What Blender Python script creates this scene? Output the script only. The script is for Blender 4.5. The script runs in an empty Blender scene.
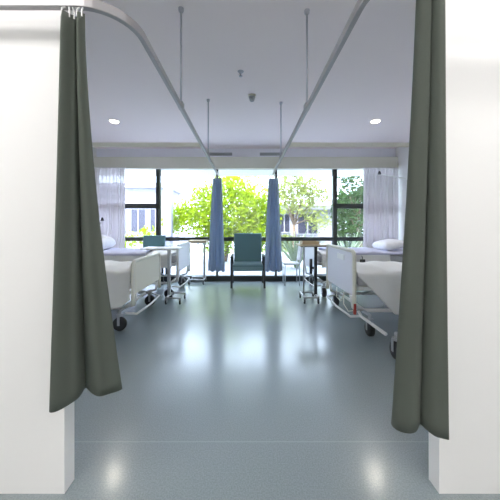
import bpy, bmesh, math, random
from mathutils import Vector, Matrix
PI = math.pi
random.seed(7)
SC = bpy.context.scene
COL = SC.collection
H = 1.236                     # eye height
F = 260.0                     # focal length in pixels
ZC = 2.976                    # ceiling height
YB = 5.84                     # window wall
XW = 3.36                     # half width of the ward

# ------------------------------------------------------------------ materials
def mat(name, col, rough=0.5, metal=0.0, spec=0.5, bump=0.0, bscale=200.0, var=0.0, vscale=3.0, trans=0.0, sheen=0.0, coat=0.0):
    m = bpy.data.materials.new(name); m.use_nodes = True
    nt = m.node_tree; nt.nodes.clear()
    out = nt.nodes.new('ShaderNodeOutputMaterial')
    b = nt.nodes.new('ShaderNodeBsdfPrincipled')
    b.inputs['Base Color'].default_value = (*col, 1)
    b.inputs['Roughness'].default_value = rough
    b.inputs['Metallic'].default_value = metal
    b.inputs['Specular IOR Level'].default_value = spec
    if sheen: b.inputs['Sheen Weight'].default_value = sheen
    if coat: b.inputs['Coat Weight'].default_value = coat
    tc = nt.nodes.new('ShaderNodeTexCoord')
    if var:
        n = nt.nodes.new('ShaderNodeTexNoise'); n.inputs['Scale'].default_value = vscale; n.inputs['Detail'].default_value = 5
        nt.links.new(tc.outputs['Object'], n.inputs['Vector'])
        mx = nt.nodes.new('ShaderNodeMix'); mx.data_type = 'RGBA'
        mx.inputs['A'].default_value = (*[max(0, c*(1-var)) for c in col], 1)
        mx.inputs['B'].default_value = (*[min(1, c*(1+var)) for c in col], 1)
        nt.links.new(n.outputs['Fac'], mx.inputs['Factor'])
        nt.links.new(mx.outputs['Result'], b.inputs['Base Color'])
    if bump:
        n2 = nt.nodes.new('ShaderNodeTexNoise'); n2.inputs['Scale'].default_value = bscale; n2.inputs['Detail'].default_value = 3
        nt.links.new(tc.outputs['Object'], n2.inputs['Vector'])
        bp = nt.nodes.new('ShaderNodeBump'); bp.inputs['Strength'].default_value = bump; bp.inputs['Distance'].default_value = 0.01
        nt.links.new(n2.outputs['Fac'], bp.inputs['Height']); nt.links.new(bp.outputs['Normal'], b.inputs['Normal'])
    last = b.outputs['BSDF']
    if trans:
        t = nt.nodes.new('ShaderNodeBsdfTranslucent'); t.inputs['Color'].default_value = (*col, 1)
        ms = nt.nodes.new('ShaderNodeMixShader'); ms.inputs[0].default_value = trans
        nt.links.new(last, ms.inputs[1]); nt.links.new(t.outputs[0], ms.inputs[2]); last = ms.outputs[0]
    nt.links.new(last, out.inputs['Surface'])
    return m

def emit(name, col, s):
    m = bpy.data.materials.new(name); m.use_nodes = True
    nt = m.node_tree; nt.nodes.clear()
    o = nt.nodes.new('ShaderNodeOutputMaterial'); e = nt.nodes.new('ShaderNodeEmission')
    e.inputs['Color'].default_value = (*col, 1); e.inputs['Strength'].default_value = s
    nt.links.new(e.outputs[0], o.inputs['Surface']); return m

def glass_mat(name, tint=(1, 1, 1), refl=0.08):
    m = bpy.data.materials.new(name); m.use_nodes = True
    nt = m.node_tree; nt.nodes.clear()
    o = nt.nodes.new('ShaderNodeOutputMaterial')
    t = nt.nodes.new('ShaderNodeBsdfTransparent'); t.inputs['Color'].default_value = (*tint, 1)
    g = nt.nodes.new('ShaderNodeBsdfGlossy'); g.inputs['Roughness'].default_value = 0.02
    ms = nt.nodes.new('ShaderNodeMixShader'); ms.inputs[0].default_value = refl
    nt.links.new(t.outputs[0], ms.inputs[1]); nt.links.new(g.outputs[0], ms.inputs[2])
    nt.links.new(ms.outputs[0], o.inputs['Surface']); return m

def sheer_mat(name, col, alpha):
    m = bpy.data.materials.new(name); m.use_nodes = True
    nt = m.node_tree; nt.nodes.clear()
    o = nt.nodes.new('ShaderNodeOutputMaterial')
    d = nt.nodes.new('ShaderNodeBsdfDiffuse'); d.inputs['Color'].default_value = (*col, 1)
    tl = nt.nodes.new('ShaderNodeBsdfTranslucent'); tl.inputs['Color'].default_value = (*col, 1)
    tr = nt.nodes.new('ShaderNodeBsdfTransparent')
    a = nt.nodes.new('ShaderNodeMixShader'); a.inputs[0].default_value = 0.22
    b = nt.nodes.new('ShaderNodeMixShader'); b.inputs[0].default_value = alpha
    nt.links.new(d.outputs[0], a.inputs[1]); nt.links.new(tl.outputs[0], a.inputs[2])
    nt.links.new(tr.outputs[0], b.inputs[1]); nt.links.new(a.outputs[0], b.inputs[2])
    nt.links.new(b.outputs[0], o.inputs['Surface']); return m

def floor_mat():
    m = bpy.data.materials.new('speckled_vinyl'); m.use_nodes = True
    nt = m.node_tree; b = nt.nodes['Principled BSDF']
    tc = nt.nodes.new('ShaderNodeTexCoord')
    n = nt.nodes.new('ShaderNodeTexNoise'); n.inputs['Scale'].default_value = 140; n.inputs['Detail'].default_value = 4
    n2 = nt.nodes.new('ShaderNodeTexNoise'); n2.inputs['Scale'].default_value = 1.1; n2.inputs['Detail'].default_value = 3
    nt.links.new(tc.outputs['Object'], n.inputs['Vector']); nt.links.new(tc.outputs['Object'], n2.inputs['Vector'])
    r = nt.nodes.new('ShaderNodeValToRGB')
    r.color_ramp.elements[0].position = .35; r.color_ramp.elements[0].color = (0.170, 0.212, 0.222, 1)
    r.color_ramp.elements[1].position = .65; r.color_ramp.elements[1].color = (0.245, 0.295, 0.305, 1)
    nt.links.new(n.outputs['Fac'], r.inputs['Fac'])
    # welded seam running across the sheet vinyl
    sx = nt.nodes.new('ShaderNodeSeparateXYZ'); nt.links.new(tc.outputs['Object'], sx.inputs[0])
    sub = nt.nodes.new('ShaderNodeMath'); sub.operation = 'SUBTRACT'; sub.inputs[1].default_value = 1.49
    ab = nt.nodes.new('ShaderNodeMath'); ab.operation = 'ABSOLUTE'
    lt = nt.nodes.new('ShaderNodeMath'); lt.operation = 'LESS_THAN'; lt.inputs[1].default_value = 0.0035
    nt.links.new(sx.outputs['Y'], sub.inputs[0]); nt.links.new(sub.outputs[0], ab.inputs[0]); nt.links.new(ab.outputs[0], lt.inputs[0])
    mx = nt.nodes.new('ShaderNodeMix'); mx.data_type = 'RGBA'
    mx.inputs['B'].default_value = (0.27, 0.325, 0.33, 1)
    nt.links.new(lt.outputs[0], mx.inputs['Factor']); nt.links.new(r.outputs['Color'], mx.inputs['A'])
    nt.links.new(mx.outputs['Result'], b.inputs['Base Color'])
    mr = nt.nodes.new('ShaderNodeMapRange'); mr.inputs['To Min'].default_value = 0.32; mr.inputs['To Max'].default_value = 0.40
    nt.links.new(n2.outputs['Fac'], mr.inputs['Value']); nt.links.new(mr.outputs[0], b.inputs['Roughness'])
    b.inputs['Specular IOR Level'].default_value = 1.0; b.inputs['Coat Weight'].default_value = .7; b.inputs['Coat Roughness'].default_value = .17; b.inputs['Coat IOR'].default_value = 1.6
    bp = nt.nodes.new('ShaderNodeBump'); bp.inputs['Strength'].default_value = 0.02; bp.inputs['Distance'].default_value = 0.01
    n3 = nt.nodes.new('ShaderNodeTexNoise'); n3.inputs['Scale'].default_value = 60
    nt.links.new(tc.outputs['Object'], n3.inputs['Vector'])
    nt.links.new(n3.outputs['Fac'], bp.inputs['Height']); nt.links.new(bp.outputs['Normal'], b.inputs['Normal'])
    return m

M = dict(
    floor=floor_mat(),
    wall=mat('painted_wall', (0.86, 0.86, 0.85), .6, bump=.03),
    bluewall=mat('lavender_wall_paint', (0.88, 0.88, 0.94), .6),
    pelmet=mat('pelmet_board', (0.72, 0.71, 0.61), .55),
    ceil=mat('ceiling_paint', (0.89, 0.80, 0.80), .8, bump=.02),
    alu=mat('track_aluminium', (0.42, 0.41, 0.42), .42, .4),
    rod=mat('rod_metal', (0.50, 0.50, 0.55), .4, .4),
    cream=mat('cream_rail', (0.82, 0.80, 0.70), .5),
    frame=mat('dark_window_frame', (0.035, 0.042, 0.042), .45),
    glass=glass_mat('window_glass'),
    curt=mat('green_grey_curtain_fabric', (0.19, 0.215, 0.185), .9, bump=.12, bscale=350, var=.06, sheen=.1, trans=.55),
    curtb=mat('blue_curtain_fabric', (0.46, 0.56, 0.70), .9, bump=.1, bscale=300, var=.06, sheen=.2, trans=.4),
    sheer=sheer_mat('sheer_fabric', (0.68, 0.63, 0.66), .92),
    white=mat('white_bed_metal', (0.80, 0.80, 0.79), .35),
    creamp=mat('cream_bed_panel', (0.80, 0.76, 0.62), .45),
    greyp=mat('pale_grey_bed_panel', (0.78, 0.77, 0.82), .45),
    steel=mat('steel_tube', (0.6, 0.61, 0.63), .28, .8),
    dark=mat('dark_rubber', (0.025, 0.027, 0.03), .55),
    darkm=mat('dark_metal', (0.05, 0.055, 0.06), .4, .3),
    grey=mat('grey_plastic', (0.36, 0.38, 0.40), .45),
    mattress=mat('mattress_cover', (0.50, 0.50, 0.53), .6),
    blanket=mat('white_cotton_blanket', (0.80, 0.79, 0.77), .9, bump=.25, bscale=60, var=.04, vscale=8),
    lav=mat('lavender_sheet', (0.60, 0.60, 0.77), .9, bump=.15, bscale=50),
    pillow=mat('pillow_cotton', (0.82, 0.82, 0.86), .9, bump=.2, bscale=40, var=.12, vscale=14),
    teal=mat('teal_vinyl', (0.10, 0.215, 0.235), .45, bump=.05, bscale=120, var=.05),
    tealseat=mat('pale_teal_vinyl', (0.19, 0.31, 0.33), .4, bump=.05, bscale=120),
    wood=mat('pale_wood_laminate', (0.62, 0.52, 0.36), .4, var=.15, vscale=10),
    tray=mat('tan_tray', (0.60, 0.47, 0.29), .5),
    top=mat('white_laminate', (0.82, 0.83, 0.83), .3),
    red=mat('red_plastic', (0.45, 0.06, 0.04), .4),
    chart=mat('chart_paper', (0.88, 0.88, 0.86), .7),
    conc=mat('pale_paving', (0.42, 0.43, 0.46), .9, var=.12, vscale=2),
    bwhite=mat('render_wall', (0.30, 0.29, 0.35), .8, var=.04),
    bblue=mat('dark_blue_glass', (0.03, 0.03, 0.055), .3),  # plain dark blue for the garden building windows
    broof=mat('grey_roof', (0.16, 0.16, 0.17), .7),
    bark=mat('tree_bark', (0.17, 0.12, 0.08), .9, var=.3, vscale=20),
    leaf=mat('lime_leaves', (0.24, 0.34, 0.004), .8, spec=.1, var=.4, vscale=2.5, trans=.4),
    leafp=mat('pale_leaves', (0.27, 0.31, 0.09), .8, spec=.1, var=.35, vscale=2.5, trans=.4),
    leafd=mat('deep_green_leaves', (0.035, 0.075, 0.02), .8, spec=.1, var=.5, vscale=3, trans=.3),
    agave=mat('pale_blade_leaves', (0.27, 0.34, 0.19), .5, var=.2, trans=.25),
    lawn=mat('sunlit_lawn', (0.15, 0.20, 0.07), .95, var=.3, vscale=2),
    lamp=emit('lamp_lens', (1.0, 0.92, 0.78), 4.5),
    tube=emit('fill_panel_glow', (1.0, 0.97, 0.95), 6.0),  # glow of the added fill panels behind the viewpoint
    blackp=mat('black_plastic', (0.02, 0.02, 0.022), .4),
)

# ------------------------------------------------------------------ helpers
def link(o): COL.objects.link(o); return o
def obj(name, bm, m, parent=None, smooth=False, solid=0.0, bevel=0.0, sub=0):
    bmesh.ops.recalc_face_normals(bm, faces=bm.faces[:])
    me = bpy.data.meshes.new(name); bm.to_mesh(me); bm.free()
    o = bpy.data.objects.new(name, me); link(o)
    me.materials.append(m)
    if smooth:
        for p in me.polygons: p.use_smooth = True
    if solid:
        md = o.modifiers.new('solid', 'SOLIDIFY'); md.thickness = solid; md.offset = 0
    if bevel:
        md = o.modifiers.new('bevel', 'BEVEL'); md.width = bevel; md.segments = 3; md.limit_method = 'ANGLE'
        if smooth is False:
            for p in me.polygons: p.use_smooth = False
    if sub:
        md = o.modifiers.new('sub', 'SUBSURF'); md.levels = sub; md.render_levels = sub
    if parent is not None:
        o.parent = parent
        o.matrix_parent_inverse = Matrix.Translation(-Vector(parent.location))
    return o
def tag(o, label=None, cat=None, group=None, kind=None):
    if label: o['label'] = label
    if cat: o['category'] = cat
    if group: o['group'] = group
    if kind: o['kind'] = kind
    return o
def thing(name, loc, label, cat, group=None):
    o = bpy.data.objects.new(name, None); link(o); o.location = loc; o.empty_display_size = .1
    return tag(o, label, cat, group)
def struct(name, bm, m, parent=None, **k):
    o = obj(name, bm, m, parent, **k)
    if parent is None: o['kind'] = 'structure'
    return o
def copy_tree(o, parent=None):
    c = o.copy(); COL.objects.link(c)
    if parent is not None: c.parent = parent
    for ch in list(o.children): copy_tree(ch, c)
    return c
def B(): return bmesh.new()
def box(bm, x0, x1, y0, y1, z0, z1):
    vs = [bm.verts.new((x, y, z)) for x in (x0, x1) for y in (y0, y1) for z in (z0, z1)]
    for f in ((0,1,3,2), (4,6,7,5), (0,4,5,1), (2,3,7,6), (0,2,6,4), (1,5,7,3)):
        bm.faces.new([vs[i] for i in f])
    return bm
def bx(*a): return box(B(), *a)
def tube(bm, pts, r, n=10, cap=True):
    pts = [Vector(p) for p in pts]; rings = []
    up = None
    for i, p in enumerate(pts):
        if i == 0: t = pts[1]-p
        elif i == len(pts)-1: t = p-pts[i-1]
        else: t = (pts[i+1]-p).normalized()+(p-pts[i-1]).normalized()
        t.normalize()
        if up is None:
            up = Vector((0,0,1)) if abs(t.z) < .9 else Vector((1,0,0))
        a = up - t*up.dot(t)
        if a.length < 1e-4: a = t.orthogonal()
        a.normalize(); up = a; b = t.cross(a)
        rr = r[i] if isinstance(r, (list, tuple)) else r
        rings.append([bm.verts.new(p+a*rr*math.cos(2*PI*k/n)+b*rr*math.sin(2*PI*k/n)) for k in range(n)])
    for q in range(len(rings)-1):
        for k in range(n):
            bm.faces.new((rings[q][k], rings[q][(k+1)%n], rings[q+1][(k+1)%n], rings[q+1][k]))
    if cap:
        bm.faces.new(rings[0][::-1]); bm.faces.new(rings[-1])
    return bm
def rect_sweep(bm, pts, w, h):
    """profile w wide (in plan) and h high swept along a level path"""
    rings = []
    pts = [Vector(p) for p in pts]
    for i, p in enumerate(pts):
        if i == 0: t = pts[1]-p
        elif i == len(pts)-1: t = p-pts[i-1]
        else: t = (pts[i+1]-p).normalized()+(p-pts[i-1]).normalized()
        t.z = 0; t.normalize(); s = Vector((-t.y, t.x, 0)); u = Vector((0,0,1))
        rings.append([bm.verts.new(p+s*a*w/2+u*b*h/2) for a, b in ((-1,-1), (1,-1), (1,1), (-1,1))])
    for q in range(len(rings)-1):
        for k in range(4):
            bm.faces.new((rings[q][k], rings[q][(k+1)%4], rings[q+1][(k+1)%4], rings[q+1][k]))
    bm.faces.new(rings[0]); bm.faces.new(rings[-1][::-1])
    return bm
def lathe(bm, prof, c=(0,0,0), n=24, axis='Z'):
    rings = []
    for r, z in prof:
        ring = []
        for k in range(n):
            a = 2*PI*k/n; p = (r*math.cos(a), r*math.sin(a), z)
            if axis == 'X': p = (p[2], p[0], p[1])
            if axis == 'Y': p = (p[0], p[2], p[1])
            ring.append(bm.verts.new(Vector(p)+Vector(c)))
        rings.append(ring)
    for q in range(len(rings)-1):
        for k in range(n):
            bm.faces.new((rings[q][k], rings[q][(k+1)%n], rings[q+1][(k+1)%n], rings[q+1][k]))
    bm.faces.new(rings[0][::-1]); bm.faces.new(rings[-1])
    return bm
def grid(fn, nu, nv):
    bm = B()
    vs = [[bm.verts.new(fn(i/nu, j/nv)) for j in range(nv+1)] for i in range(nu+1)]
    for i in range(nu):
        for j in range(nv):
            bm.faces.new((vs[i][j], vs[i+1][j], vs[i+1][j+1], vs[i][j+1]))
    return bm
def lerp(a, b, t): return a+(b-a)*t
def path_at(pts, u):
    """smooth (Catmull-Rom) point on a list of 2D points"""
    n = len(pts)-1; s = min(max(u, 0), 0.99999)*n; i = int(s); t = s-i
    P = lambda k: Vector(pts[min(max(k, 0), n)])
    p0, p1, p2, p3 = P(i-1), P(i), P(i+1), P(i+2)
    if i == 0: p0 = p1*2-p2
    if i == n-1: p3 = p2*2-p1
    return .5*((2*p1)+(p2-p0)*t+(2*p0-5*p1+4*p2-p3)*t*t+(3*p1-p0-3*p2+p3)*t*t*t)

# ------------------------------------------------------------------ the room
YN = -2.6                                   # the wall behind the viewpoint
struct('floor', bx(-XW-.1, XW+.1, YN-.1, YB+.1, -.1, 0), M['floor'])
struct('ceiling', bx(-XW-.1, XW+.1, YN-.1, YB+.1, ZC, ZC+.15), M['ceil'])
struct('wall_left', bx(-XW-.12, -XW, YN-.1, YB+.1, 0, ZC), M['wall'])
struct('wall_right', bx(XW, XW+.12, YN-.1, YB+.1, 0, ZC), M['wall'])
struct('wall_near', bx(-XW, XW, YN-.12, YN, 0, ZC), M['wall'])
struct('wall_window_header', bx(-XW, XW, YB, YB+.12, 2.565, ZC), M['bluewall'])
struct('trim_1', bx(-XW, XW, YB-.09, YB, 2.508, 2.765), M['pelmet'])
# short partitions that close the first bay on either side, behind the curtains
struct('wall_partition_left', bx(-XW, -.838, 1.20, 1.27, 0, ZC), M['wall'])
struct('wall_partition_right', bx(.892, XW, 1.20, 1.27, 0, ZC), M['wall'])
for s, n in ((-1, 'left'), (1, 'right')):
    x = s*XW
    struct('baseboard_'+n, bx(min(x, x-s*.015), max(x, x-s*.015), 1.27, YB, 0, .1), M['grey'])

# window wall: five bays between dark mullions
EDGE = [-XW, -1.976, -.651, .674, 2.0, XW]
ZM0, ZM1 = .90, .985
for k in range(5):
    a, b = EDGE[k], EDGE[k+1]
    bm = B(); w = .035; y0, y1 = YB, YB+.08
    box(bm, a, b, y0-.01, y1, 0, .115)                 # dark kerb at the foot
    box(bm, a, b, y0, y1, 2.52, 2.565)                 # head
    box(bm, a, b, y0, y1, ZM0, ZM1)                    # middle rail
    wl = .0 if k == 0 else (.045 if k in (1, 4) else .022)
    wr = .0 if k == 4 else (.045 if k in (0, 3) else .022)
    if wl: box(bm, a, a+wl, y0-.012, y1, .115, 2.52)
    if wr: box(bm, b-wr, b, y0-.012, y1, .115, 2.52)
    if k in (0, 4): box(bm, a, b, y0-.005, y1, 1.63, 1.74)
    wo = tag(bpy.data.objects.new('window_%d' % (k+1), None), kind='structure'); link(wo); wo.location = ((a+b)/2, YB, 0)
    obj('window_frame', bm, M['frame'], wo)
    rows = [(.115, ZM0), (ZM1, 1.63), (1.74, 2.52)] if k in (0, 4) else [(.115, ZM0), (ZM1, 2.52)]
    for z0, z1 in rows:
        obj('glass_pane', bx(a+wl, b-wr, YB+.036, YB+.042, z0, z1), M['glass'], wo)

# ------------------------------------------------------------------ curtain tracks
ZT = 2.186
def arc(cx, cy, r, a0, a1, n=10): return [(cx+r*math.cos(lerp(a0, a1, i/n)), cy+r*math.sin(lerp(a0, a1, i/n)), ZT) for i in range(n+1)]
XL, XR = -.52, .492
lp = [(XL, 4.70, ZT), (XL, 3.6, ZT), (XL, 2.4, ZT)] + arc(XL-.20, 1.31, .20, 0, -PI/2) + [(-1.5, 1.11, ZT), (-XW, 1.11, ZT)]
rp = [(XR, 4.70, ZT), (XR, 3.6, ZT), (XR, 2.4, ZT)] + arc(XR+.20, 1.12, .20, PI, 3*PI/2) + [(1.5, .92, ZT), (XW, .92, ZT)]
for pts, s, lab in ((lp, -1, 'long grey ceiling-hung curtain track curving to the left wall'), (rp, 1, 'long grey ceiling-hung curtain track reaching toward the right curtain')):
    x = XL if s < 0 else XR
    t = thing('curtain_track', (x, 3, ZT), lab, 'curtain track', 'ceiling-hung curtain tracks along the aisle')
    obj('rail', rect_sweep(B(), pts, .026, .042), M['alu'], t, bevel=.004)
    for y in ((2.08, 3.58) if s < 0 else (2.10, 3.66)):
        bm = B(); tube(bm, [(x, y, ZT+.02), (x, y, ZC-.006)], .0085, 10)
        h = obj('hanger_rod', bm, M['rod'], t, smooth=True)
        bm = B(); lathe(bm, [(.011, -.035), (.020, -.022), (.022, 0)], (x, y, ZC), 16)
        obj('ceiling_rose', bm, M['rod'], h)
        obj('clamp', bx(x-.02, x+.02, y-.03, y+.03, ZT-.01, ZT+.035), M['alu'], h)
    t2 = thing('cross_track', (s*1.9, 3.05, ZT), 'pale cross rail running from the %s aisle track to the wall' % ('left' if s < 0 else 'right'), 'curtain track', 'cross curtain tracks')
    a, b = sorted((x+s*.014, s*XW))
    obj('rail', bx(a, b, 3.03, 3.06, ZT-.024, ZT+.024), M['cream'], t2, bevel=.004)
    obj('wall_bracket', bx(min(s*XW, s*(XW-.03)), max(s*XW, s*(XW-.03)), 3.01, 3.08, ZT-.04, ZT+.04), M['alu'], t2)

# ------------------------------------------------------------------ hanging curtains
def curtain(name, top, bot, ztop, zbot, folds, amp_t, amp_b, m, label, group=None, power=1.5, nu=160, nv=40, ph=0.0, wob=.25, hooks=7):
    c = thing(name, (top[0][0], top[0][1], zbot), label, 'curtain', group)
    def fn(u, v):
        w = v**power
        p = lerp(path_at(top, u), path_at(bot, u), w)
        q = lerp(path_at(top, min(u+.01, 1)), path_at(bot, min(u+.01, 1)), w)
        r = lerp(path_at(top, max(u-.01, 0)), path_at(bot, max(u-.01, 0)), w)
        t = (q-r); t = t.normalized() if t.length > 1e-6 else Vector((1, 0)); n = Vector((-t.y, t.x))
        amp = lerp(amp_t, amp_b, v**.6)
        uu = u+wob*.06*math.sin(3.1*v+9*u+ph)
        d = amp*(math.sin(2*PI*folds*uu+ph)+.35*math.sin(2*PI*folds*2.3*uu+1.3+ph*2+1.1*v))
        d2 = .35*amp*math.cos(2*PI*folds*uu+ph)
        p = p+n*d+t*d2
        return (p.x, p.y, lerp(ztop, zbot+.012*math.sin(2*PI*folds*uu+ph), v))
    obj('curtain_cloth', grid(fn, nu, nv), m, c, smooth=True, solid=.0025)
    for k in range(hooks):
        u = (k+.5)/hooks; p = path_at(top, u); q = fn(u, 0)
        bm = B(); tube(bm, [(q[0], q[1], ztop-.015), (q[0], q[1], ztop+.012), (p.x, p.y, ZT-.02)], .0035, 6)
        obj('glider_hook', bm, M['white'], c)
    return c
curtain('privacy_curtain',
        [(-.79, 1.105), (-.755, 1.105), (-.72, 1.105), (-.688, 1.11)],
        [(-.80, 1.09), (-.75, 1.09), (-.675, 1.135), (-.595, 1.205)], 2.135, .50, 1.5, .016, .038, M['curt'],
        'green-grey privacy curtain gathered at the left edge, hem sweeping inward', power=1.6, ph=2.4)
curtain('privacy_curtain',
        [(.672, 1.02), (.645, .955), (.665, .925), (.70, .925)],
        [(.615, 1.09), (.572, .965), (.63, .925), (.705, .93)], 2.135, .50, 1.7, .012, .022, M['curt'],
        'green-grey privacy curtain hanging at the right edge beside the cream bed', power=1.3, ph=.7)
for x, s, lab in ((XL, -1, 'slate-blue curtain tied narrow left of the teal armchair'), (XR, 1, 'slate-blue curtain hanging narrow right of the teal armchair')):
    curtain('ward_curtain',
            [(x-.075, 4.655), (x, 4.68), (x+.075, 4.655)],
            [(x-.15-.02*(s<0), 4.64), (x, 4.68), (x+.13+.03*(s>0), 4.64)], 2.09, .43, 3.0, .018, .034, M['curtb'], lab,
            'slate-blue curtains at the end of the aisle', power=.8, nu=110, ph=1.0+s)
# thin white sheers over the outer windows
for x0, x1, lab in ((-3.32, -2.64, 'thin white sheer curtain at the left end of the window wall'), (2.57, 3.32, 'thin white sheer curtain at the right end of the window wall')):
    c = thing('sheer_curtain', ((x0+x1)/2, 5.68, .05), lab, 'curtain', 'white sheer curtains')
    def fn(u, v, x0=x0, x1=x1):
        return (lerp(x0, x1, u), 5.68+.028*math.sin(2*PI*9*u+.5*math.sin(5*u)+.3*v)+.012*math.sin(2*PI*23*u+v), lerp(2.50, .05, v))
    obj('curtain_cloth', grid(fn, 200, 10), M['sheer'], c, smooth=True)
    obj('heading_rail', bx(x0, x1, 5.665, 5.75, 2.50, 2.515), M['white'], c)

# ------------------------------------------------------------------ ceiling and wall fittings
for x, lab in ((-2.19, 'round recessed downlight in the ceiling above the left beds'), (2.15, 'round recessed downlight in the ceiling above the right beds')):
    t = thing('downlight', (x, 4.32, ZC), lab, 'ceiling light', 'recessed downlights')
    bm = B(); lathe(bm, [(.068, -.002), (.084, -.008), (.088, 0)], (x, 4.32, ZC), 32)
    obj('trim_ring', bm, M['white'], t)
    obj('lens', lathe(B(), [(.062, -.012), (.068, -.003)], (x, 4.32, ZC), 32), M['lamp'], t)
    l = bpy.data.lights.new('downlight_beam', 'SPOT'); l.energy = 24; l.spot_size = 2.3; l.spot_blend = .9; l.color = (1, .92, .78); l.shadow_soft_size = .07
    lo = bpy.data.objects.new('downlight_beam', l); link(lo); lo.location = (x, 4.32, ZC-.03); lo.parent = t; lo.matrix_parent_inverse = Matrix.Translation((-x, -4.32, -ZC))
t = thing('sprinkler', (-.06, 2.93, ZC), 'small metal sprinkler head in the middle of the ceiling', 'sprinkler')
obj('escutcheon', lathe(B(), [(.022, -.012), (.036, 0)], (-.06, 2.93, ZC), 20), M['rod'], t)
bm = B(); lathe(bm, [(.007, -.05), (.009, -.01)], (-.06, 2.93, ZC), 10); lathe(bm, [(.02, -.054), (.02, -.049)], (-.06, 2.93, ZC), 12)
obj('deflector', bm, M['rod'], t)
t = thing('smoke_detector', (.08, 3.47, ZC), 'small grey smoke detector on the ceiling nearer the windows', 'smoke detector')
obj('base', lathe(B(), [(.05, -.02), (.055, 0)], (.08, 3.47, ZC), 24), M['cream'], t)
obj('sensor_head', lathe(B(), [(.024, -.075), (.034, -.06), (.036, -.035), (.045, -.02)], (.08, 3.47, ZC), 24), M['grey'], t)
for x0, x1, lab in ((-.87, -.31, 'slim grey air grille above the window, left of the middle'), (.31, .82, 'slim grey air grille above the window, right of the middle')):
    t = thing('air_grille', ((x0+x1)/2, YB, 2.85), lab, 'air vent', 'air grilles above the window')
    bm = B(); box(bm, x0, x1, YB-.015, YB, 2.82, 2.83); box(bm, x0, x1, YB-.015, YB, 2.87, 2.88); box(bm, x0, x0+.01, YB-.015, YB, 2.83, 2.87); box(bm, x1-.01, x1, YB-.015, YB, 2.83, 2.87)
    obj('grille_frame', bm, M['grey'], t)
    bm = B()
    for q in range(3): box(bm, x0+.01, x1-.01, YB-.012, YB-.002, 2.834+q*.012, 2.840+q*.012)
    obj('louvre', bm, M['grey'], t)
# unseen glowing panels added behind the viewpoint to fill the ward with light
for x in (-1.5, 1.5):
    for y in (-1.5, .1):
        t = thing('added_fill_panel', (x, y, ZC), 'added white fill-light panel on the ceiling behind the viewpoint, %s %s of four' % ('farther' if y > 0 else 'nearer', 'left' if x < 0 else 'right'), 'ceiling light', 'added fill-light panels')
        bm = B()
        for a in ((x-.62, x+.62, y-.32, y-.30), (x-.62, x+.62, y+.30, y+.32), (x-.62, x-.60, y-.3, y+.3), (x+.60, x+.62, y-.3, y+.3)): box(bm, *a, ZC-.03, ZC)
        obj('frame', bm, M['white'], t)
        obj('fill_panel_face', bx(x-.60, x+.60, y-.30, y+.30, ZC-.022, ZC-.012), M['tube'], t)
# wall lamps over the far beds
def reading_lamp(s, y, pts, head, label):
    t = thing('reading_lamp', (s*XW, y, pts[0][2]), label, 'lamp', 'wall reading lamps')
    obj('wall_plate', bx(min(s*XW, s*(XW-.03)), max(s*XW, s*(XW-.03)), y-.05, y+.05, pts[0][2]-.06, pts[0][2]+.06), M['white'], t, bevel=.006)
    obj('arm', tube(B(), pts, .012, 8), M['white'], t, smooth=True)
    hx, hz = head
    obj('lamp_head', lathe(B(), [(.015, .035), (.022, .015), (.036, -.03), (.032, -.034)], (hx, y, hz), 16), M['blackp'], t, smooth=True)
reading_lamp(1, 5.3, [(XW-.03, 5.3, 2.18), (3.05, 5.3, 2.235), (2.74, 5.3, 2.30)], (2.72, 2.32), 'wall-mounted lamp with black head on a pale arm, right wall')
reading_lamp(-1, 5.3, [(-XW+.03, 5.3, 1.16), (-3.12, 5.3, 1.15), (-2.98, 5.3, 1.22), (-2.93, 5.3, 1.345)], (-2.93, 1.375), 'low wall lamp with black head on a gooseneck, left wall')

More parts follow.
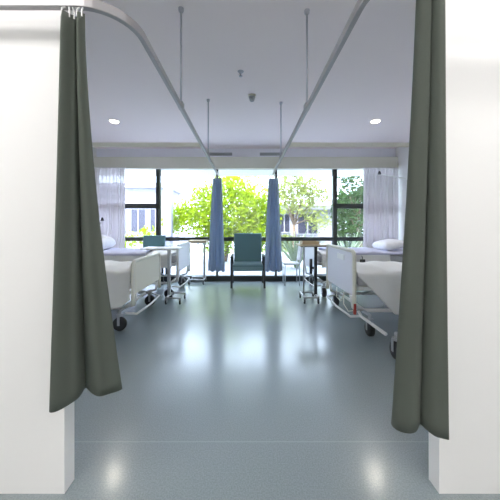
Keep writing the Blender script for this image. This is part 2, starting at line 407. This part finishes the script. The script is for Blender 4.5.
# ------------------------------------------------------------------ hospital beds
def rounded_arch(y0, y1, z0, z1, r, n=6):
    pts = [(y0, z0)]
    pts += [(y0+r-r*math.cos(a), z1-r+r*math.sin(a)) for a in [PI/2*i/n for i in range(n+1)]]
    pts += [(y1-r+r*math.sin(a), z1-r+r*math.cos(a)) for a in [PI/2*i/n for i in range(n+1)]]
    pts += [(y1, z0)]
    return pts
def plate(pts, x0, x1):
    bm = B()
    a = [bm.verts.new((x0, y, z)) for y, z in pts]; b = [bm.verts.new((x1, y, z)) for y, z in pts]
    bm.faces.new(a); bm.faces.new(b[::-1])
    n = len(pts)
    for i in range(n): bm.faces.new((a[i], b[i], b[(i+1)%n], a[(i+1)%n]))
    return bm
def make_bed(s, xf, y0, y1, panel, frame, ztop, zbot, label, ydev=0.0, chart=False, wheel_d=.14, wax='X', lift=0.0):
    X = lambda d: s*(xf+d)                       # d = distance from the foot end
    yc = (y0+y1)/2
    t = thing('hospital_bed', (X(1.0), yc, 0), label, 'bed', 'hospital beds')
    def sb(bm, d0, d1, ya, yb, za, zb):
        a, b = sorted((X(d0), X(d1))); return box(bm, a, b, ya, yb, za, zb)
    L = XW-.06-xf
    # base frame with cross members and scissor lift
    bm = B()
    for y in (y0+.1, y1-.1): tube(bm, [(X(.16), y, .23), (X(L-.1), y, .23)], .022, 8)
    for d in (.16, .7, 1.3, L-.1): tube(bm, [(X(d), y0+.1, .23), (X(d), y1-.1, .23)], .02, 8)
    f = obj('base_frame', bm, M['white'], t, smooth=True)
    for y in (y0+.2, y1-.2):
        bm = B()
        tube(bm, [(X(.45), y, .25), (X(1.0), y, .5+lift)], .018, 6); tube(bm, [(X(1.0), y, .25), (X(.45), y, .5+lift)], .018, 6)
        obj('lift_arm', bm, M['grey'], t)
    obj('platform', sb(B(), .05, L-.03, y0+.03, y1-.03, .48+lift, .53+lift), M['white'], t, bevel=.008)
    obj('mattress', sb(B(), .06, L-.05, y0+.04, y1-.04, .53+lift, .665+lift), M['mattress'], t, bevel=.03)
    # foot and head boards
    def board(d, top, nm, pm):
        pts = rounded_arch(y0, y1, zbot, top, .07)
        p = obj(nm, plate([(lerp(yc, y, .92), lerp((top+zbot)/2-.012, z, .92)) for y, z in pts], *sorted((X(d)-.012, X(d)+.012))), pm, t)
        fr = obj('board_frame', tube(B(), [(X(d), y, z) for y, z in [(y0, zbot-.12)]+pts+[(y1, zbot-.12)]], .023, 10), frame, p, smooth=True)
        return p
    fb = board(0, ztop, 'footboard', panel)
    if chart:
        a, b = sorted((X(-.016), X(-.020)))
        c = obj('chart_label', box(B(), a, b, yc-.22, yc+.02, ztop-.14, ztop-.07), M['chart'], fb); c['label'] = 'white paper label'
    board(L, ztop+.1, 'headboard', panel)
    # posts joining footboard and base, and a foot pedal bar
    for y in (y0+.1, y1-.1):
        obj('foot_bracket', tube(B(), [(X(.0), y, zbot+.02), (X(.02), y, .27), (X(.16), y, .23)], .018, 8), M['white'], t, smooth=True)
    bm = B(); tube(bm, [(X(.10), y0+.02, .19), (X(-.02), y0+.06, .17), (X(-.04), yc, .165), (X(-.02), y1-.06, .17), (X(.10), y1-.02, .19)], .014, 8)
    obj('foot_pedal_bar', bm, M['white'], t, smooth=True)
    # castors
    for d in (wheel_d, L-.12):
        for y, q in ((y0-ydev, -1), (y1+ydev-.04, 1)):
            cx = X(d)
            bm = B(); tube(bm, [(cx, y-q*.15, .23), (cx, y, .235), (cx, y, .19)], .02, 8); lathe(bm, [(.035, -.012), (.038, .012)], (cx, y, .185), 14)
            for o_ in (-1, 1):
                a_, b_ = sorted((o_*.034, o_*.041))
                if wax == 'X': box(bm, cx+a_, cx+b_, y-.014, y+.014, .07, .188)
                else: box(bm, cx-.014, cx+.014, y+a_, y+b_, .07, .188)
            c = obj('castor', bm, M['grey'], t, smooth=False)
            w = obj('wheel', lathe(B(), [(.066, -.030), (.078, -.022), (.08, 0), (.078, .022), (.066, .030)], (cx, y, .081), 24, wax), M['dark'], c, smooth=True)
    # folded side rails
    for y in (y0-.005, y1+.005):
        bm = B()
        for z in (.42, .50): tube(bm, [(X(.75), y, z), (X(1.75), y, z)], .011, 6)
        for d in (.8, 1.25, 1.7): tube(bm, [(X(d), y, .34), (X(d), y, .50)], .010, 6)
        obj('side_rail', bm, M['steel'], t, smooth=True)
    return t, X, L
def blanket(s, X, y0, y1, d0, d1, drop_near, drop_far, m, label, z=.70, crown=.03, name='blanket', seed=0):
    """a cloth over the mattress; the drop functions give how far the edges hang at d"""
    rnd = random.Random(seed); ph = rnd.random()*6
    def fn(u, v):
        d = lerp(d0, d1, u); W = y1-y0
        a, b = drop_near(d), drop_far(d); tot = a+W+b; q = v*tot
        wr = .008*math.sin(9*d+7*v+ph)+.006*math.sin(23*d-5*v+ph*2)
        if q < a:
            k = (a-q); y = y0-.02-.03*min(1, k/.3)+.012*math.sin(14*d+ph)*min(1, k/.2); zz = z-k
        elif q > a+W:
            k = q-a-W; y = y1+.02+.03*min(1, k/.3)+.012*math.sin(14*d+ph)*min(1, k/.2); zz = z-k
        else:
            w = (q-a)/W; y = y0-.02+(W+.04)*w; zz = z+crown*(1-(2*w-1)**6)+wr
        return (X(d), y, zz)
    o = obj(name, grid(fn, 60, 60), m, smooth=True, solid=.010)
    return tag(o, label, 'bedding')
def pillow(cx, cy, cz, sx, sy, sz, label, tilt=0.0, m=None):
    bm = B(); n = 14
    def fn(sign):
        vs = []
        for i in range(n+1):
            row = []
            for j in range(n+1):
                u, v = 2*i/n-1, 2*j/n-1
                h = ((1-abs(u)**3)*(1-abs(v)**3))**.5
                pin = 1-.10*(u*u*v*v)
                row.append(bm.verts.new((u*sx*pin*(1-.05*(1-v*v)*0), v*sy*pin, sign*(sz*h+.002))))
            vs.append(row)
        for i in range(n):
            for j in range(n): bm.faces.new((vs[i][j], vs[i+1][j], vs[i+1][j+1], vs[i][j+1]))
    fn(1); fn(-1)
    bmesh.ops.remove_doubles(bm, verts=bm.verts[:], dist=.006)
    bmesh.ops.rotate(bm, verts=bm.verts[:], cent=(0,0,0), matrix=Matrix.Rotation(tilt, 3, 'Y'))
    bmesh.ops.translate(bm, verts=bm.verts[:], vec=(cx, cy, cz))
    return tag(obj('pillow', bm, m or M['pillow'], smooth=True), label, 'pillow')

cst = lambda v: (lambda d: v)
# left, nearer bed: cream footboard
b1, X1, L1 = make_bed(-1, 1.35, 3.10, 4.05, M['creamp'], M['cream'], .81, .40, 'hospital bed with solid cream footboard on the left, nearer the curtain', ydev=.03, wax='Y')
blanket(-1, X1, 3.12, 4.03, .03, 1.72, lambda d: .30+.12*min(1, d/.15), cst(.18), M['blanket'], 'white blanket draped over the left bed with the cream footboard', z=.68, crown=.022, seed=1)
pillow(X1(1.55), 3.58, .785, .18, .34, .075, 'white pillow at the head of the left bed with the cream footboard', tilt=.2)
# left, farther bed by the window
b2, X2, L2 = make_bed(-1, 1.18, 4.48, 5.38, M['greyp'], M['white'], .90, .42, 'hospital bed with pale grey footboard on the left, beside the windows', lift=.06, ydev=.02, wax='Y')
blanket(-1, X2, 4.50, 5.36, .10, 1.30, cst(.22), cst(.15), M['blanket'], 'white blanket hanging over the side of the left bed by the windows', z=.735, crown=.02, seed=2)
tag(blanket(-1, X2, 4.495, 5.365, .55, 1.98, cst(.035), cst(.035), M['lav'], '', z=.765, crown=.02, name='bed_sheet', seed=3), 'lavender sheet spread over the left bed by the windows', 'bedding')
pillow(X2(1.55), 4.86, .93, .18, .32, .13, 'plump white pillow on the lavender sheet of the left bed', tilt=.25)
# right, nearer bed: pale panel in a cream tube frame
b3, X3, L3 = make_bed(1, 1.25, 3.00, 3.98, M['greyp'], M['cream'], .945, .40, 'hospital bed with pale panel in a rounded cream tube footboard, right side', chart=True, ydev=.08)
ho = obj('release_lever', bx(1.235, 1.265, 2.975, 3.005, .22, .345), M['red'], b3, bevel=.006); ho['label'] = 'red release lever'
bm = B(); tube(bm, [(1.29, 2.985, .26), (1.30, 2.93, .215), (1.345, 2.50, .195)], .017, 8)
ho = obj('lowered_rail_bar', bm, M['white'], b3, smooth=True); ho['label'] = 'white bar sloping out over the floor'
bm = B(); tube(bm, [(1.24, 3.3, .40), (1.21, 3.22, .27), (1.22, 3.1, .22), (1.25, 3.03, .25), (1.26, 3.02, .34)], .006, 6)
tube(bm, [(1.24, 3.55, .40), (1.20, 3.45, .30), (1.22, 3.35, .27), (1.24, 3.28, .38)], .006, 6)
obj('cable', bm, M['cream'], b3, smooth=True)
blanket(1, X3, 3.02, 3.96, .04, 1.85, lambda d: max(.02, min(.46, (d-.02)*1.05)), cst(.2), M['blanket'], 'white blanket on the right bed, its near side hanging in a long diagonal', z=.68, crown=.022, seed=4)
pillow(X3(1.6), 3.5, .785, .18, .34, .075, 'white pillow at the head of the right bed with the tube footboard', tilt=-.2)
# right, farther bed by the window
b4, X4, L4 = make_bed(1, 1.22, 4.55, 5.45, M['greyp'], M['white'], .90, .42, 'hospital bed behind the overbed table on the right, beside the windows', lift=.06, ydev=.02)
blanket(1, X4, 4.57, 5.43, .10, 1.30, cst(.22), cst(.15), M['blanket'], 'white blanket hanging over the side of the right bed by the windows', z=.735, crown=.02, seed=5)
tag(blanket(1, X4, 4.565, 5.435, .30, 1.98, cst(.035), cst(.035), M['lav'], '', z=.770, crown=.02, name='bed_sheet', seed=6), 'lavender sheet spread over the right bed by the windows', 'bedding')
pillow(X4(1.45), 4.9, .885, .2, .3, .09, 'crumpled white pillow on the lavender sheet of the right bed', tilt=-.2)
ob = thing('bed_handset', (2.02, 4.50, .655), 'small black handset hanging on the side of the right window bed', 'handset')
obj('body', bx(1.97, 2.06, 4.485, 4.505, .58, .66), M['blackp'], ob, bevel=.006)
obj('hook', tube(B(), [(2.015, 4.495, .655), (2.015, 4.5, .70), (2.015, 4.53, .712)], .006, 6), M['blackp'], ob)
# right, bed of the first bay, mostly behind the right curtain
b5, X5, L5 = make_bed(1, 1.46, 1.45, 2.33, M['greyp'], M['cream'], .80, .42, 'hospital bed behind the right curtain, only its castor peeping out', ydev=.13, wheel_d=-.06)

# ------------------------------------------------------------------ overbed tables
def overbed_table(name, label, cx, cy, ztop, w, d, topm, legm, pole, base_len, s, th=.022, post=False):
    t = thing(name, (cx, cy, 0), label, 'table', 'overbed tables')
    px = cx+pole
    bm = B()
    xs = sorted((px, px+s*base_len))
    for y in (cy-d*.45, cy+d*.45): tube(bm, [(xs[0], y, .10), (xs[1], y, .10)], .016, 8)
    tube(bm, [(px, cy-d*.45, .10), (px, cy+d*.45, .10)], .018, 8)
    if post:
        far = px+s*base_len; tube(bm, [(far, cy-d*.45, .10), (far, cy+d*.45, .10)], .018, 8)
        obj('post', tube(B(), [(far, cy-d*.3, .10), (far, cy-d*.3, ztop-th-.005)], .013, 8), M['steel'], t, smooth=True)
    obj('base', bm, M['steel'], t, smooth=True)
    obj('column', bx(px-.022, px+.022, cy-.03, cy+.03, .10, ztop-th-.005), legm, t, bevel=.006)
    tp = obj('table_top', bx(cx-w/2, cx+w/2, cy-d/2, cy+d/2, ztop-th, ztop), topm, t, bevel=.006)
    obj('support_bar', bx(cx-w*.4, cx+w*.4, cy-.04, cy+.04, ztop-th-.022, ztop-th), legm, t)
    for x in xs:
        for y in (cy-d*.45, cy+d*.45):
            bm = B(); tube(bm, [(x, y, .10), (x, y, .075)], .012, 6); box(bm, x-.014, x-.010, y-.02, y+.02, .03, .085); box(bm, x+.010, x+.014, y-.02, y+.02, .03, .085)
            c = obj('castor', bm, M['grey'], t)
            obj('wheel', lathe(B(), [(.028, -.010), (.035, -.006), (.035, .006), (.028, .010)], (x, y, .035), 16, 'X'), M['dark'], c, smooth=True)
    return t
overbed_table('overbed_table', 'white-topped overbed table on castors standing at the left beds', -1.36, 4.26, .885, .62, .36, M['top'], M['steel'], .10, .22, 1)
overbed_table('overbed_table', 'wood-topped overbed table by the windows on the left', -1.03, 5.63, .93, .40, .32, M['wood'], M['steel'], .13, -.3, 1, th=.05)
ot = overbed_table('overbed_table', 'wood-topped overbed table with dark column at the right beds', 1.12, 4.30, .935, .54, .38, M['wood'], M['darkm'], .03, -.22, 1, post=True)
bm = B(); box(bm, .915, 1.19, 4.20, 4.42, .937, .945)
for a in ((.915, 1.19, 4.20, 4.208), (.915, 1.19, 4.412, 4.42), (.915, .923, 4.208, 4.412), (1.182, 1.19, 4.208, 4.412)): box(bm, *a, .945, .985)
tag(obj('tray', bm, M['tray']), 'shallow tan tray lying on the right wood-topped overbed table', 'tray')
# bed adjusting lever under the right table
bm = B(); tube(bm, [(1.25, 4.6, .50), (1.14, 4.56, .50)], .022, 8); tube(bm, [(1.14, 4.56, .40), (1.14, 4.56, .66)], .026, 8)
lv = obj('height_crank', bm, M['blackp'], b4, smooth=True); lv['label'] = 'black crank handle'

# ------------------------------------------------------------------ chairs
def soft_box(x0, x1, y0, y1, z0, z1): return bx(x0, x1, y0, y1, z0, z1)
def armchair(cx, cy, w, label, ht=1.08, rot=0.0, dp=.58):
    t = thing('armchair', (cx, cy, 0), label, 'armchair', 'high-backed teal armchairs')
    h = w/2; yf, yb = cy-dp/2, cy+dp/2
    st = obj('seat', bx(cx-h+.045, cx+h-.045, yf, yb-.09, .34, .46), M['teal'], t, bevel=.035)
    obj('seat_front_panel', bx(cx-h+.055, cx+h-.055, yf-.006, yf+.012, .355, .43), M['tealseat'], st, bevel=.012)
    obj('seat_top', bx(cx-h+.05, cx+h-.05, yf+.01, yb-.11, .43, .475), M['tealseat'], st, bevel=.02)
    bm = B()
    a = [bm.verts.new((cx+q*(h-.055), yb-.14, .44)) for q in (-1, 1)]; b = [bm.verts.new((cx+q*(h-.055), yb-.04, .40)) for q in (-1, 1)]
    c = [bm.verts.new((cx+q*(h-.05), yb-.07, ht)) for q in (-1, 1)]; d = [bm.verts.new((cx+q*(h-.05), yb+.01, ht)) for q in (-1, 1)]
    for f in ((a[0], a[1], c[1], c[0]), (b[1], b[0], d[0], d[1]), (a[0], c[0], d[0], b[0]), (a[1], b[1], d[1], c[1]), (c[0], c[1], d[1], d[0]), (a[1], a[0], b[0], b[1])): bm.faces.new(f)
    obj('backrest', bm, M['teal'], t, bevel=.025)
    for q in (-1, 1):
        x = cx+q*(h-.022)
        for y, zt in ((yf+.03, .60), (yb-.05, .60)):
            obj('leg', bx(x-.02, x+.02, y-.022, y+.022, 0, zt), M['darkm'], t, bevel=.005)
        obj('armrest', bx(x-.024, x+.024, yf, yb-.02, .60, .635), M['darkm'], t, bevel=.01)
    return t
armchair(.04, 5.42, .70, 'teal high-backed armchair facing the aisle between the blue curtains')
armchair(-2.02, 5.60, .58, 'teal armchair behind the left window bed, only its back showing', ht=1.03, dp=.34)
# pale visitor chairs at the ends of the window beds
def visitor_chair(cx, cy, s, label):
    t = thing('visitor_chair', (cx, cy, 0), label, 'chair', 'pale visitor chairs')
    obj('seat', bx(cx-.17, cx+.17, cy-.17, cy+.17, .43, .46), M['greyp'], t, bevel=.012)
    bm = grid(lambda u, v: (cx+s*(.17-.03*math.sin(PI*u)+.05*v), cy-.17+.34*u, .52+.38*v), 10, 6)
    obj('backrest', bm, M['greyp'], t, smooth=True, solid=.018)
    for dx in (-.15, .15):
        for dy in (-.15, .15):
            pts = [(cx+dx, cy+dy, 0), (cx+dx, cy+dy, .44)]
            if dx*s > 0: pts.append((cx+dx+s*.045, cy+dy, .86))
            obj('leg', tube(B(), pts, .011, 8), M['steel'], t, smooth=True)
    return t
visitor_chair(.96, 5.54, 1, 'pale grey visitor chair by the windows behind the right overbed table')

# ------------------------------------------------------------------ the garden outside
struct('ground', bx(-30, 30, YB+.1, 45, -.12, -.02), M['conc'])
tag(obj('lawn_strip', bx(-16, 16, 12.4, 14.6, -.02, .0), M['lawn']), 'sunlit green lawn beyond the paving outside', 'lawn', kind='stuff')
struct('roof_eave', bx(-5, 5, YB+.1, 7.2, 2.62, 2.76), M['wall'])
def leaf_quads(bm, c, r, n, size, rnd, flat=.8):
    for _ in range(n):
        v = Vector((rnd.gauss(0, 1), rnd.gauss(0, 1), rnd.gauss(0, 1)*flat)); v.normalize(); v *= r*rnd.random()**.4
        p = Vector(c)+v
        a = Vector((rnd.gauss(0, 1), rnd.gauss(0, 1), rnd.gauss(0, 1))).normalized(); b = a.orthogonal().normalized()
        s = size*rnd.uniform(.6, 1.3)
        bm.faces.new([bm.verts.new(p+q) for q in (-a*s, b*s*.45, a*s, -b*s*.45)])
def tree(name, label, base, blobs, n, size, m, seed, group=None, trunk=.09):
    rnd = random.Random(seed); t = thing(name, base, label, 'tree', group)
    bm = B()
    for c, r in blobs: leaf_quads(bm, c, r, int(n*r*r), size, rnd)
    me = bpy.data.meshes.new('foliage'); bm.to_mesh(me); bm.free(); me.materials.append(m)
    o = bpy.data.objects.new('foliage', me); link(o); o.parent = t; o.matrix_parent_inverse = Matrix.Translation(-Vector(base))
    bm = B(); b0 = Vector(base); top = Vector(blobs[0][0])
    fork = b0.lerp(top, .45)
    tube(bm, [b0, b0.lerp(fork, .5)+Vector((.05, 0, 0)), fork], [trunk, trunk*.8, trunk*.65], 8)
    for c, r in blobs: tube(bm, [fork, fork.lerp(Vector(c), .5)+Vector((0, 0, .1)), Vector(c)], [trunk*.5, trunk*.3, trunk*.1], 6)
    obj('trunk', bm, M['bark'], t, smooth=True)
    return t
tree('garden_tree', 'bushy lime-green tree outside the middle windows', (-.75, 9.2, 0),
     [((-.6, 9.2, 1.6), .95), ((.35, 9.3, 2.15), .65), ((-1.5, 9.4, 2.35), .55), ((-.6, 9.3, 2.6), .6), ((-2.5, 9.2, 1.35), .5), ((.75, 9.2, 1.7), .6), ((-.9, 8.9, .8), .6), ((.4, 8.9, .75), .55), ((-1.7, 9.1, 1.55), .7), ((-1.1, 9.3, 2.0), .75), ((.15, 9.2, 1.7), .8), ((.55, 9.4, 1.25), .65), ((-.1, 9.5, 2.35), .6), ((-2.2, 9.3, 1.75), .5), ((.05, 9.0, 1.1), .7), ((-1.2, 9.0, 1.15), .7)], 1500, .075, M['leaf'], 3)
tree('garden_tree', 'taller pale tree outside behind the lime-green tree', (-.3, 15.5, 0),
     [((-.3, 15.5, 4.2), 1.2), ((-1.3, 15.7, 4.0), 1.0), ((.6, 15.5, 4.4), .9)], 520, .09, M['leafp'], 4)
tree('garden_tree', 'pale yellow-green tree outside the right-hand windows', (2.2, 12, 0),
     [((2.2, 12, 2.9), .8), ((1.5, 12.2, 2.9), .75), ((2.9, 12, 3.4), .8), ((3.4, 12.1, 2.6), .7), ((2.5, 11.8, 2.2), .6), ((3.3, 11.9, 1.5), .65), ((1.9, 11.9, 2.3), .5), ((2.8, 12, 2.8), .7), ((2.0, 12.1, 3.7), .7)], 800, .09, M['leafp'], 5)
tree('garden_tree', 'dark green tree outside the far right window', (4.1, 9.3, 0),
     [((3.9, 9.3, 2.3), .75), ((4.5, 9.4, 1.4), .8), ((3.8, 9.1, 1.2), .6), ((4.2, 9.4, 3.0), .6), ((3.4, 9.2, 1.8), .45), ((4.8, 9.3, 2.2), .8), ((3.55, 9.3, 2.9), .45)], 1000, .08, M['leafd'], 6)
tree('garden_tree', 'leafy green tree beside the white pillar on the left', (-5.0, 13, 0),
     [((-4.9, 13, .75), .55), ((-5.9, 13, .5), .5)], 600, .09, M['leaf'], 8)
def hedge(x0, x1, y, dep, ht, m, label, seed, n=2600):
    rnd = random.Random(seed); t = thing('garden_hedge', ((x0+x1)/2, y, 0), label, 'hedge')
    bm = B()
    for _ in range(n):
        p = Vector((rnd.uniform(x0, x1), y+rnd.uniform(-dep, dep), 0)); top = ht*(.85+.15*math.sin(2.1*p.x+seed))
        p.z = top*(1-rnd.random()**1.3*.97)
        a = Vector((rnd.gauss(0, 1), rnd.gauss(0, 1), rnd.gauss(0, 1))).normalized(); b = a.orthogonal().normalized(); q = .11*rnd.uniform(.6, 1.3)
        bm.faces.new([bm.verts.new(p+v) for v in (-a*q, b*q*.5, a*q, -b*q*.5)])
    me = bpy.data.meshes.new('foliage'); bm.to_mesh(me); bm.free(); me.materials.append(m)
    o = bpy.data.objects.new('foliage', me); link(o); o.parent = t; o.matrix_parent_inverse = Matrix.Translation(-Vector(t.location))
    bm = B()
    for k in range(9):
        x = lerp(x0, x1, (k+.5)/9); tube(bm, [(x, y, 0), (x+.08, y, ht*.4), (x-.05, y, ht*.8)], [.03, .025, .01], 6)
    obj('stems', bm, M['bark'], t)
hedge(3.9, 7.2, 11.0, .35, 3.6, M['leafd'], 'tall dark hedge outside behind the far right window', 2, 6500)
hedge(1.1, 3.7, 13.6, .25, .75, M['leafp'], 'low pale hedge in front of the white building on the right', 4, 1800)
# bladed plants in front of the right window
def blade_plant(cx, cy, h, n, label, seed):
    rnd = random.Random(seed); t = thing('blade_plant', (cx, cy, 0), label, 'plant', 'bladed garden plants')
    bm = B()
    for k in range(n):
        a = 2*PI*k/n+rnd.uniform(-.2, .2); ln = h*rnd.uniform(.8, 1.15); le = rnd.uniform(.25, .9)
        prev = None
        for i in range(8):
            u = i/7; rad = ln*le*u; z = ln*(u-.42*le*u*u); w = .05*h*(1-u**1.5)+.004
            c = Vector((cx+math.cos(a)*rad, cy+math.sin(a)*rad, z)); sd = Vector((-math.sin(a), math.cos(a), 0))*w
            r = (bm.verts.new(c-sd), bm.verts.new(c+Vector((0, 0, -.25*w))), bm.verts.new(c+sd))
            if prev:
                bm.faces.new((prev[0], prev[1], r[1], r[0])); bm.faces.new((prev[1], prev[2], r[2], r[1]))
            prev = r
    obj('leaf', bm, M['agave'], t, solid=.006)
blade_plant(1.5, 7.75, 1.2, 30, 'large pale bladed plant outside the right window', 1)
blade_plant(3.05, 7.8, 1.15, 30, 'bladed plant outside near the right-hand mullion', 2)
blade_plant(1.9, 10.2, 1.0, 22, 'smaller bladed plant outside behind the right blue curtain', 3)
# white pillar and low buildings
t = thing('garden_pillar', (-2.55, 8.6, 0), 'pale lavender pillar standing outside the left windows', 'pillar')
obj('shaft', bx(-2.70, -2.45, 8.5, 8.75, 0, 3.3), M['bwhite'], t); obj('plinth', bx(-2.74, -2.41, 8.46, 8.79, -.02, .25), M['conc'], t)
def building(cx0, cx1, y, ht, wins, label, roof_m, over=.3):
    t = thing('garden_building', ((cx0+cx1)/2, y, 0), label, 'building', 'buildings across the garden')
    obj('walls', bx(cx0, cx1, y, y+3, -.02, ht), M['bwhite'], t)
    obj('roof', bx(cx0-over, cx1+over, y-over-.2, y+3.2, ht, ht+.25), roof_m, t)
    for x0, x1, z0, z1 in wins:
        w = obj('window', bx(x0, x1, y-.04, y+.02, z0, z1), M['bblue'], t)
        bm = B(); box(bm, x0-.06, x0, y-.06, y, z0-.06, z1+.06); box(bm, x1, x1+.06, y-.06, y, z0-.06, z1+.06)
        box(bm, x0, x1, y-.06, y, z1, z1+.06); box(bm, x0, x1, y-.06, y, z0-.06, z0); box(bm, (x0+x1)/2-.03, (x0+x1)/2+.03, y-.06, y-.041, z0, z1)
        obj('window_frame', bm, M['bwhite'], w)
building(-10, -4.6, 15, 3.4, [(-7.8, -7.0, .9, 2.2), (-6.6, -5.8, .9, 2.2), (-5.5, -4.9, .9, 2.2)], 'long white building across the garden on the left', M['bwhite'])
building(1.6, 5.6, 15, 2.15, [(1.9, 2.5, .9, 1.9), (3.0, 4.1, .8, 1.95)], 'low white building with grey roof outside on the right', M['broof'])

# ------------------------------------------------------------------ light
w = bpy.data.worlds.new('World'); SC.world = w; w.use_nodes = True
nt = w.node_tree; bg = nt.nodes['Background']
bg.inputs['Color'].default_value = (0.64, 0.785, 1.0, 1); bg.inputs['Strength'].default_value = 5.4
sl = bpy.data.lights.new('sun', 'SUN'); sl.energy = 4.5; sl.angle = .01; sl.color = (1, .96, .88)
so = bpy.data.objects.new('sun', sl); link(so); so.rotation_euler = (math.radians(38), 0, math.radians(-24))

cam = bpy.data.cameras.new('camera'); co = bpy.data.objects.new('camera', cam); link(co)
co.location = (0, 0, H); co.rotation_euler = (PI/2, 0, 0)
cam.sensor_width = 36; cam.lens = F/500*36; cam.shift_x = .008; cam.shift_y = -.048; cam.clip_start = .02
SC.camera = co
vs = SC.view_settings
vs.view_transform = 'Standard'; vs.look = 'None'; vs.gamma = 1; vs.use_curve_mapping = False; vs.exposure = 1.17
SC.cycles.use_denoising = True
SC.cycles.max_bounces = 10; SC.cycles.diffuse_bounces = 6; SC.cycles.transparent_max_bounces = 16
SC.cycles.sample_clamp_indirect = 8
